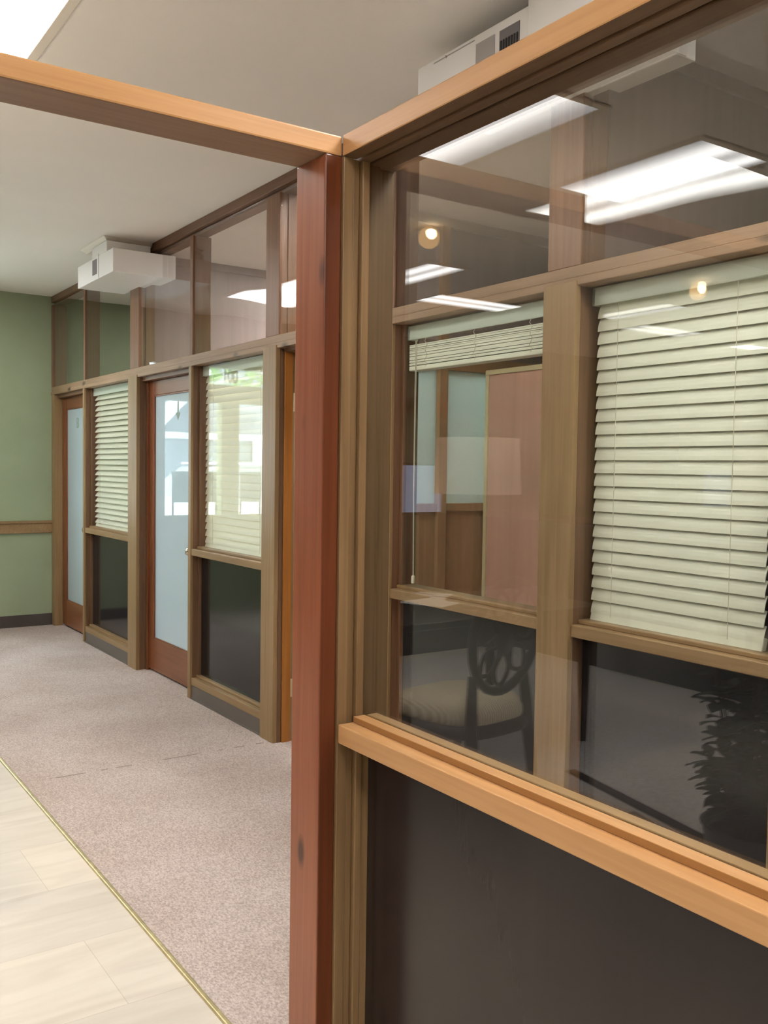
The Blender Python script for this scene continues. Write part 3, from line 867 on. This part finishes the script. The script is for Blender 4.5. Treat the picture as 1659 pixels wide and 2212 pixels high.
text('address_number', '100', 0.19, (0.64, YG + 0.066, 2.335), math.pi, M['letter'], bpy.data.objects['window_12'], 0.007, 0.6)
text('door_letter', 'B', 0.13, (2.4105, 8.275, 1.795), -math.pi / 2, M['etch'], d1)
ar = MB()
ar.box(2.4105, 2.4125, 5.985, 6.001, 1.83, 1.91).prism([(2.4105, 5.955, 1.835), (2.4105, 6.031, 1.835), (2.4105, 5.993, 1.785)], (0.002, 0, 0))
part('arrow_mark', ar, M['etch'], d2)

# ------------------------------------------------------------------ lobby furniture (seen mirrored in the glass screen)
ch = thing('dining_chair', 'dark wooden chair with pierced oval back and striped beige seat at the desk', 'chair', (-0.46, 3.17, 0.012))
CR = Matrix.Rotation(math.radians(-8), 3, 'Z')
def cp(x, y, z): return Vector((-0.46, 3.17, 0.012)) + CR @ Vector((x, y, z))
sm = MB()
prof = []
N = 28
for zz, k in ((0.405, 0.97), (0.43, 1.0), (0.46, 0.99), (0.485, 0.9), (0.498, 0.7), (0.503, 0.3)):
    ring = []
    for i in range(N):
        a = 2 * math.pi * i / N
        sx, sy = math.cos(a), math.sin(a)
        e = 0.6
        x = math.copysign(abs(sx) ** e, sx) * (0.255 + 0.03 * sy) * k
        y = math.copysign(abs(sy) ** e, sy) * 0.25 * k
        ring.append(sm.bm.verts.new(cp(x, y, zz)))
    prof.append(ring)
sm.bm.faces.new(prof[0][::-1]); sm.bm.faces.new(prof[-1])
for A, B in zip(prof, prof[1:]):
    for i in range(N):
        sm.bm.faces.new((A[i], A[(i + 1) % N], B[(i + 1) % N], B[i]))
part('seat', sm, M['seat'], ch, 'striped beige upholstered seat', smooth=True)
ap = MB()
pts = []
for i in range(N):
    a = 2 * math.pi * i / N
    sx, sy = math.cos(a), math.sin(a)
    pts.append(cp(math.copysign(abs(sx) ** .6, sx) * (0.25 + 0.03 * sy), math.copysign(abs(sy) ** .6, sy) * 0.245, 0.385))
ap.tube(pts, 0.03, 8, closed=True)
part('seat_frame', ap, M['chairwood'], ch, smooth=True)
for sx in (-1, 1):
    part('leg', MB().tube([cp(sx * 0.22, 0.21, 0.39), cp(sx * 0.22, 0.215, 0.2), cp(sx * 0.22, 0.22, 0.0)], [0.026, 0.02, 0.015], 10), M['chairwood'], ch, smooth=True)
    part('leg', MB().tube([cp(sx * 0.16, -0.215, 0.62), cp(sx * 0.175, -0.225, 0.48), cp(sx * 0.18, -0.23, 0.38), cp(sx * 0.185, -0.26, 0.15), cp(sx * 0.19, -0.30, 0.0)], [0.02, 0.024, 0.028, 0.022, 0.016], 10), M['chairwood'], ch, smooth=True)
bk = MB()
def bp_(u, v): return cp(u, -0.215 - 0.14 * (v - 0.5), v)
bk.tube([bp_(0.205 * math.cos(a), 0.775 + 0.235 * math.sin(a)) for a in [2 * math.pi * i / 32 for i in range(32)]], 0.021, 8, closed=True)
for a0 in (0.2, 1.1, 2.05, 2.95, 3.9, 4.75, 5.5):
    for sgn in (-1, 1):
        pts = []
        for i in range(7):
            tt = i / 6
            a = a0 + sgn * 0.42 * math.sin(math.pi * tt) * 0.9
            rr = 0.22 + 0.78 * tt
            pts.append(bp_(0.19 * rr * math.cos(a), 0.775 + 0.22 * rr * math.sin(a)))
        bk.tube(pts, 0.010, 6)
hub = [bp_(0.06 * math.cos(a), 0.775 + 0.075 * math.sin(a)) for a in [2 * math.pi * i / 20 for i in range(20)]]
bk.prism([h_ - CR @ Vector((0, 0.012, 0)) for h_ in hub], CR @ Vector((0, 0.024, 0)))
part('backrest', bk, M['chairwood'], ch, 'oval pierced backrest', smooth=True)

dk = thing('writing_desk', 'black brown desk in front of the dark chair', 'desk', (-0.95, 3.95, 0.004))
part('desk_top', MB().box(-1.75, -0.12, 3.50, 4.45, 0.72, 0.755, bev=0.006), M['deskwood'], dk)
part('apron', box(-1.68, -0.2, 3.56, 4.4, 0.60, 0.72), M['deskwood'], dk)
for x in (-1.66, -0.24):
    for y in (3.58, 4.36):
        part('leg', MB().tube([(x, y, 0.6), (x, y, 0.3), (x, y, 0.0045)], [0.035, 0.03, 0.022], 12), M['deskwood'], dk)
lp = thing('table_lamp', 'table lamp with a peach drum shade on the desk', 'lamp', (-1.06, 3.8, 0.755))
part('lamp_base', MB().lathe((-1.06, 3.8, 0.755), [(0.09, 0), (0.09, 0.015), (0.03, 0.03), (0.02, 0.1), (0.07, 0.25), (0.05, 0.4), (0.015, 0.5), (0.012, 0.7)], 24), M['chairwood'], lp, smooth=True)
shm = emit('lit peach shade', (1.0, 0.76, 0.56, 1), 0.28)
part('lamp_shade', MB().lathe((-1.06, 3.8, 1.355), [(0.235, 0.0), (0.215, 0.29), (0.213, 0.29), (0.233, 0.0)], 36, cap=False), shm, lp, smooth=True)
mn = thing('computer_monitor', 'small bright bluish screen on the desk behind the lamp', 'monitor', (-0.93, 4.2, 0.755))
part('screen', box(-1.13, -0.83, 4.195, 4.20, 1.24, 1.50), emit('bluish screen', (0.62, 0.72, 1.0, 1), 0.5), mn)
lamp_l = bpy.data.lights.new('lamp_glow', 'POINT'); lamp_l.energy = 30; lamp_l.color = (1, 0.82, 0.6); lamp_l.shadow_soft_size = 0.04
lamp_o = bpy.data.objects.new('lamp_glow', lamp_l); COL.objects.link(lamp_o); lamp_o.location = (0, 0, 0.745); lamp_o.parent = lp
part('bezel', MB().box(-1.145, -0.815, 4.202, 4.235, 1.225, 1.515, bev=0.004), M['deskwood'], mn)
part('stand', MB().tube([(-0.93, 4.225, 1.3), (-0.93, 4.225, 0.77)], 0.018, 12).box(-1.03, -0.83, 4.15, 4.30, 0.755, 0.77), M['deskwood'], mn)
for i, (x, y, a) in enumerate(((-0.98, 4.15, 0.3), (-0.92, 4.02, -0.4), (-1.08, 4.22, 0.9))):
    s = MB().obox((x, y, 0.757 + 0.002 * i), (0.21, 0.29, 0.002), Matrix.Rotation(a, 3, 'Z'))
    tag(obj('paper_sheet', s, M['paper']), ('white paper sheet lying straightest on the desk', 'white paper sheet slewed towards the desk front', 'white paper sheet lying crosswise on the desk')[i], 'paper', group='papers on the desk')

pl = thing('potted_plant', 'bushy dark leafed plant in a dark pot beside the chair', 'plant', (-0.72, 1.9, 0.004))
part('pot', MB().lathe((-0.72, 1.9, 0.0045), [(0.12, 0.0), (0.16, 0.26), (0.17, 0.27), (0.15, 0.27), (0.14, 0.24)], 28), M['pot'], pl, smooth=True)
stm = MB(); lv = MB()
rng = random.Random(3)
def leaf(mb, base, d, ln, wd):
    d = d.normalized()
    side = d.cross(Vector((0, 0, 1)))
    if side.length < 0.1: side = Vector((1, 0, 0))
    side.normalize(); nrm = side.cross(d)
    pts = [base]
    rows = []
    for tt, ww in ((0.0, 0.05), (0.3, 0.8), (0.55, 1.0), (0.8, 0.65), (1.0, 0.05)):
        c = base + d * ln * tt - Vector((0, 0, 0.25 * ln * tt * tt))
        rows.append((mb.bm.verts.new(c - side * wd * ww * 0.5 + nrm * 0.006), mb.bm.verts.new(c), mb.bm.verts.new(c + side * wd * ww * 0.5 + nrm * 0.006)))
    for A, B in zip(rows, rows[1:]):
        mb.bm.faces.new((A[0], A[1], B[1], B[0])); mb.bm.faces.new((A[1], A[2], B[2], B[1]))
for i in range(26):
    a = rng.uniform(0, 2 * math.pi); r = rng.uniform(0.02, 0.25); h = rng.uniform(0.35, 1.02)
    b0 = Vector((-0.72 + 0.05 * math.cos(a), 1.9 + 0.05 * math.sin(a), 0.24))
    b1 = Vector((-0.72 + r * math.cos(a), 1.9 + r * math.sin(a), h))
    mid = b0.lerp(b1, 0.5) + Vector((0, 0, 0.05))
    stm.tube([b0, mid, b1], [0.007, 0.005, 0.003], 6)
    for k in range(17):
        tt = rng.uniform(0.15, 1.0)
        p0 = b0.lerp(mid, tt * 2) if tt < 0.5 else mid.lerp(b1, tt * 2 - 1)
        aa = rng.uniform(0, 2 * math.pi)
        leaf(lv, p0, Vector((math.cos(aa), math.sin(aa), rng.uniform(-0.2, 0.6))), rng.uniform(0.075, 0.12), rng.uniform(0.045, 0.065))
part('stems', stm, M['bark'], pl)
part('foliage', lv, M['leaf'], pl)
tag(obj('counter', MB().box(-3.9, -3.2, 2.2, 7.2, 0, 1.04, bev=0.005).box(-3.95, -3.15, 2.15, 7.25, 1.04, 1.08, bev=0.004), M['deskwood']), 'long dark lobby counter mirrored along the top of the black panel', 'counter')
tag(obj('lobby_rug', MB().box(-3.15, -0.28, 0.9, 3.4 + 2.4, 0.0, 0.004), M['rug']), 'grey carpet square on the lobby floor under the desk and chair', 'rug')
tag(obj('floor_strip', MB().obox((-1.08, 2.5, 0.008), (0.06, 1.5, 0.006), Matrix.Rotation(0.185, 3, 'Z')), M['dark']), 'dark rubber strip crossing the lobby floor near the plant', 'floor strip')
tag(obj('floor_outlet', MB().obox((-0.98, 2.62, 0.011), (0.09, 0.13, 0.012), Matrix.Rotation(0.185, 3, 'Z'), bev=0.003), M['base']), 'small dark outlet cover on the lobby floor beside the strip', 'outlet cover')

# ------------------------------------------------------------------ street outside the storefront
tag(obj('street_ground', box(-16, 20, YG + 0.12, 40, -0.2, -0.05), M['street']), 'sunlit pale concrete street outside the windows', 'street', kind='structure')
hs_ = thing('gabled_house', 'blue grey house with white trimmed gable across the street', 'house', (-5.0, 20.0, -0.05))
part('house_wall', MB().box(-10, -1.5, 20, 26, -0.05, 2.2), M['siding'], hs_)
part('gable', MB().prism([(-7.2, 19.95, 2.2), (-2.6, 19.95, 2.2), (-4.6, 19.95, 4.2)], (0, 5, 0)), M['shingle'], hs_)
tr_ = MB().box(-10.1, -1.4, 19.8, 20, 2.08, 2.22)
for a, b in (((-4.6, 4.35), (-7.4, 2.1)), ((-4.6, 4.35), (-2.4, 2.1))):
    a = Vector((a[0], 19.8, a[1])); b = Vector((b[0], 19.8, b[1]))
    u = (b - a).normalized(); nn = Vector((-u.z, 0, u.x))
    tr_.prism([a + nn * 0.13, b + nn * 0.13, b - nn * 0.13, a - nn * 0.13], (0, 0.2, 0))
part('white_trim', tr_, M['carpaint'], hs_)
part('porch_post', MB().box(-5.35, -5.1, 19.6, 19.95, -0.05, 2.1), M['carpaint'], hs_)
cr_ = thing('parked_car', 'white car parked outside the storefront windows', 'car', (-0.6, 14.2, -0.05))
def carprof(z0):
    return [(-2.9, 13.3, 0.25), (1.7, 13.3, 0.25), (1.75, 13.3, 0.7), (1.4, 13.3, 0.92), (0.6, 13.3, 1.0), (-2.2, 13.3, 1.02), (-2.85, 13.3, 0.95)]
part('car_body', MB().prism(carprof(0), (0, 1.75, 0)), M['carpaint'], cr_)
part('car_cabin', MB().prism([(-2.3, 13.4, 1.0), (0.6, 13.4, 1.0), (-0.1, 13.4, 1.5), (-1.8, 13.4, 1.5)], (0, 1.55, 0)), M['carglass'], cr_)
part('car_roof', MB().box(-1.85, -0.05, 13.4, 14.95, 1.5, 1.54, bev=0.01), M['carpaint'], cr_)
for x in (-2.1, 0.95):
    for y in (13.28, 14.9):
        part('wheel', MB().tube([(x, y, 0.28), (x, y + 0.17, 0.28)], 0.33, 24), M['tyre'], cr_)
cr_.location.x -= 1.2
trg = thing('street_tree', 'leafy bright green tree over the street', 'tree', (-4.2, 16.5, -0.05))
part('trunk', MB().tube([(-4.2, 16.5, -0.05), (-4.1, 16.5, 1.6), (-3.6, 16.4, 3.6)], [0.16, 0.12, 0.08], 12), M['bark'], trg)
lf = MB()
for i in range(1500):
    a = rng.uniform(0, 2 * math.pi); z = rng.uniform(3.05, 5.6); r = 2.0 * math.sqrt(rng.random()) * (1 - ((z - 4.3) / 1.9) ** 2 * 0.6)
    leaf(lf, Vector((-3.4 + r * math.cos(a), 16.4 + r * math.sin(a), z)), Vector((rng.uniform(-1, 1), rng.uniform(-1, 1), rng.uniform(-.4, .4))), 0.26, 0.15)
part('foliage', lf, M['tree_leaf'], trg)

for i, x in enumerate((0.88, 0.56, 0.02, -0.30)):
    pch = thing('patio_chair', ('grey sidewalk chair closest to the green wall', 'second grey sidewalk chair from the green wall', 'third grey sidewalk chair from the green wall', 'grey sidewalk chair furthest along the windows')[i].replace('furthest', 'last'), 'chair', (x, 9.75, -0.05), group='grey chairs outside the windows')
    part('backrest', MB().box(x - 0.13, x + 0.13, 9.62, 9.66, 1.08, 1.42, bev=0.01), M['shingle'], pch)
    part('seat', MB().box(x - 0.14, x + 0.14, 9.62, 10.0, 0.70, 0.74, bev=0.01), M['shingle'], pch)
    for dx in (-0.12, 0.12):
        part('leg', MB().tube([(x + dx, 9.64, -0.05), (x + dx, 9.64, 1.2)], 0.012, 8), M['dark'], pch)
        part('leg', MB().tube([(x + dx, 9.98, -0.05), (x + dx, 9.98, 0.72)], 0.012, 8), M['dark'], pch)
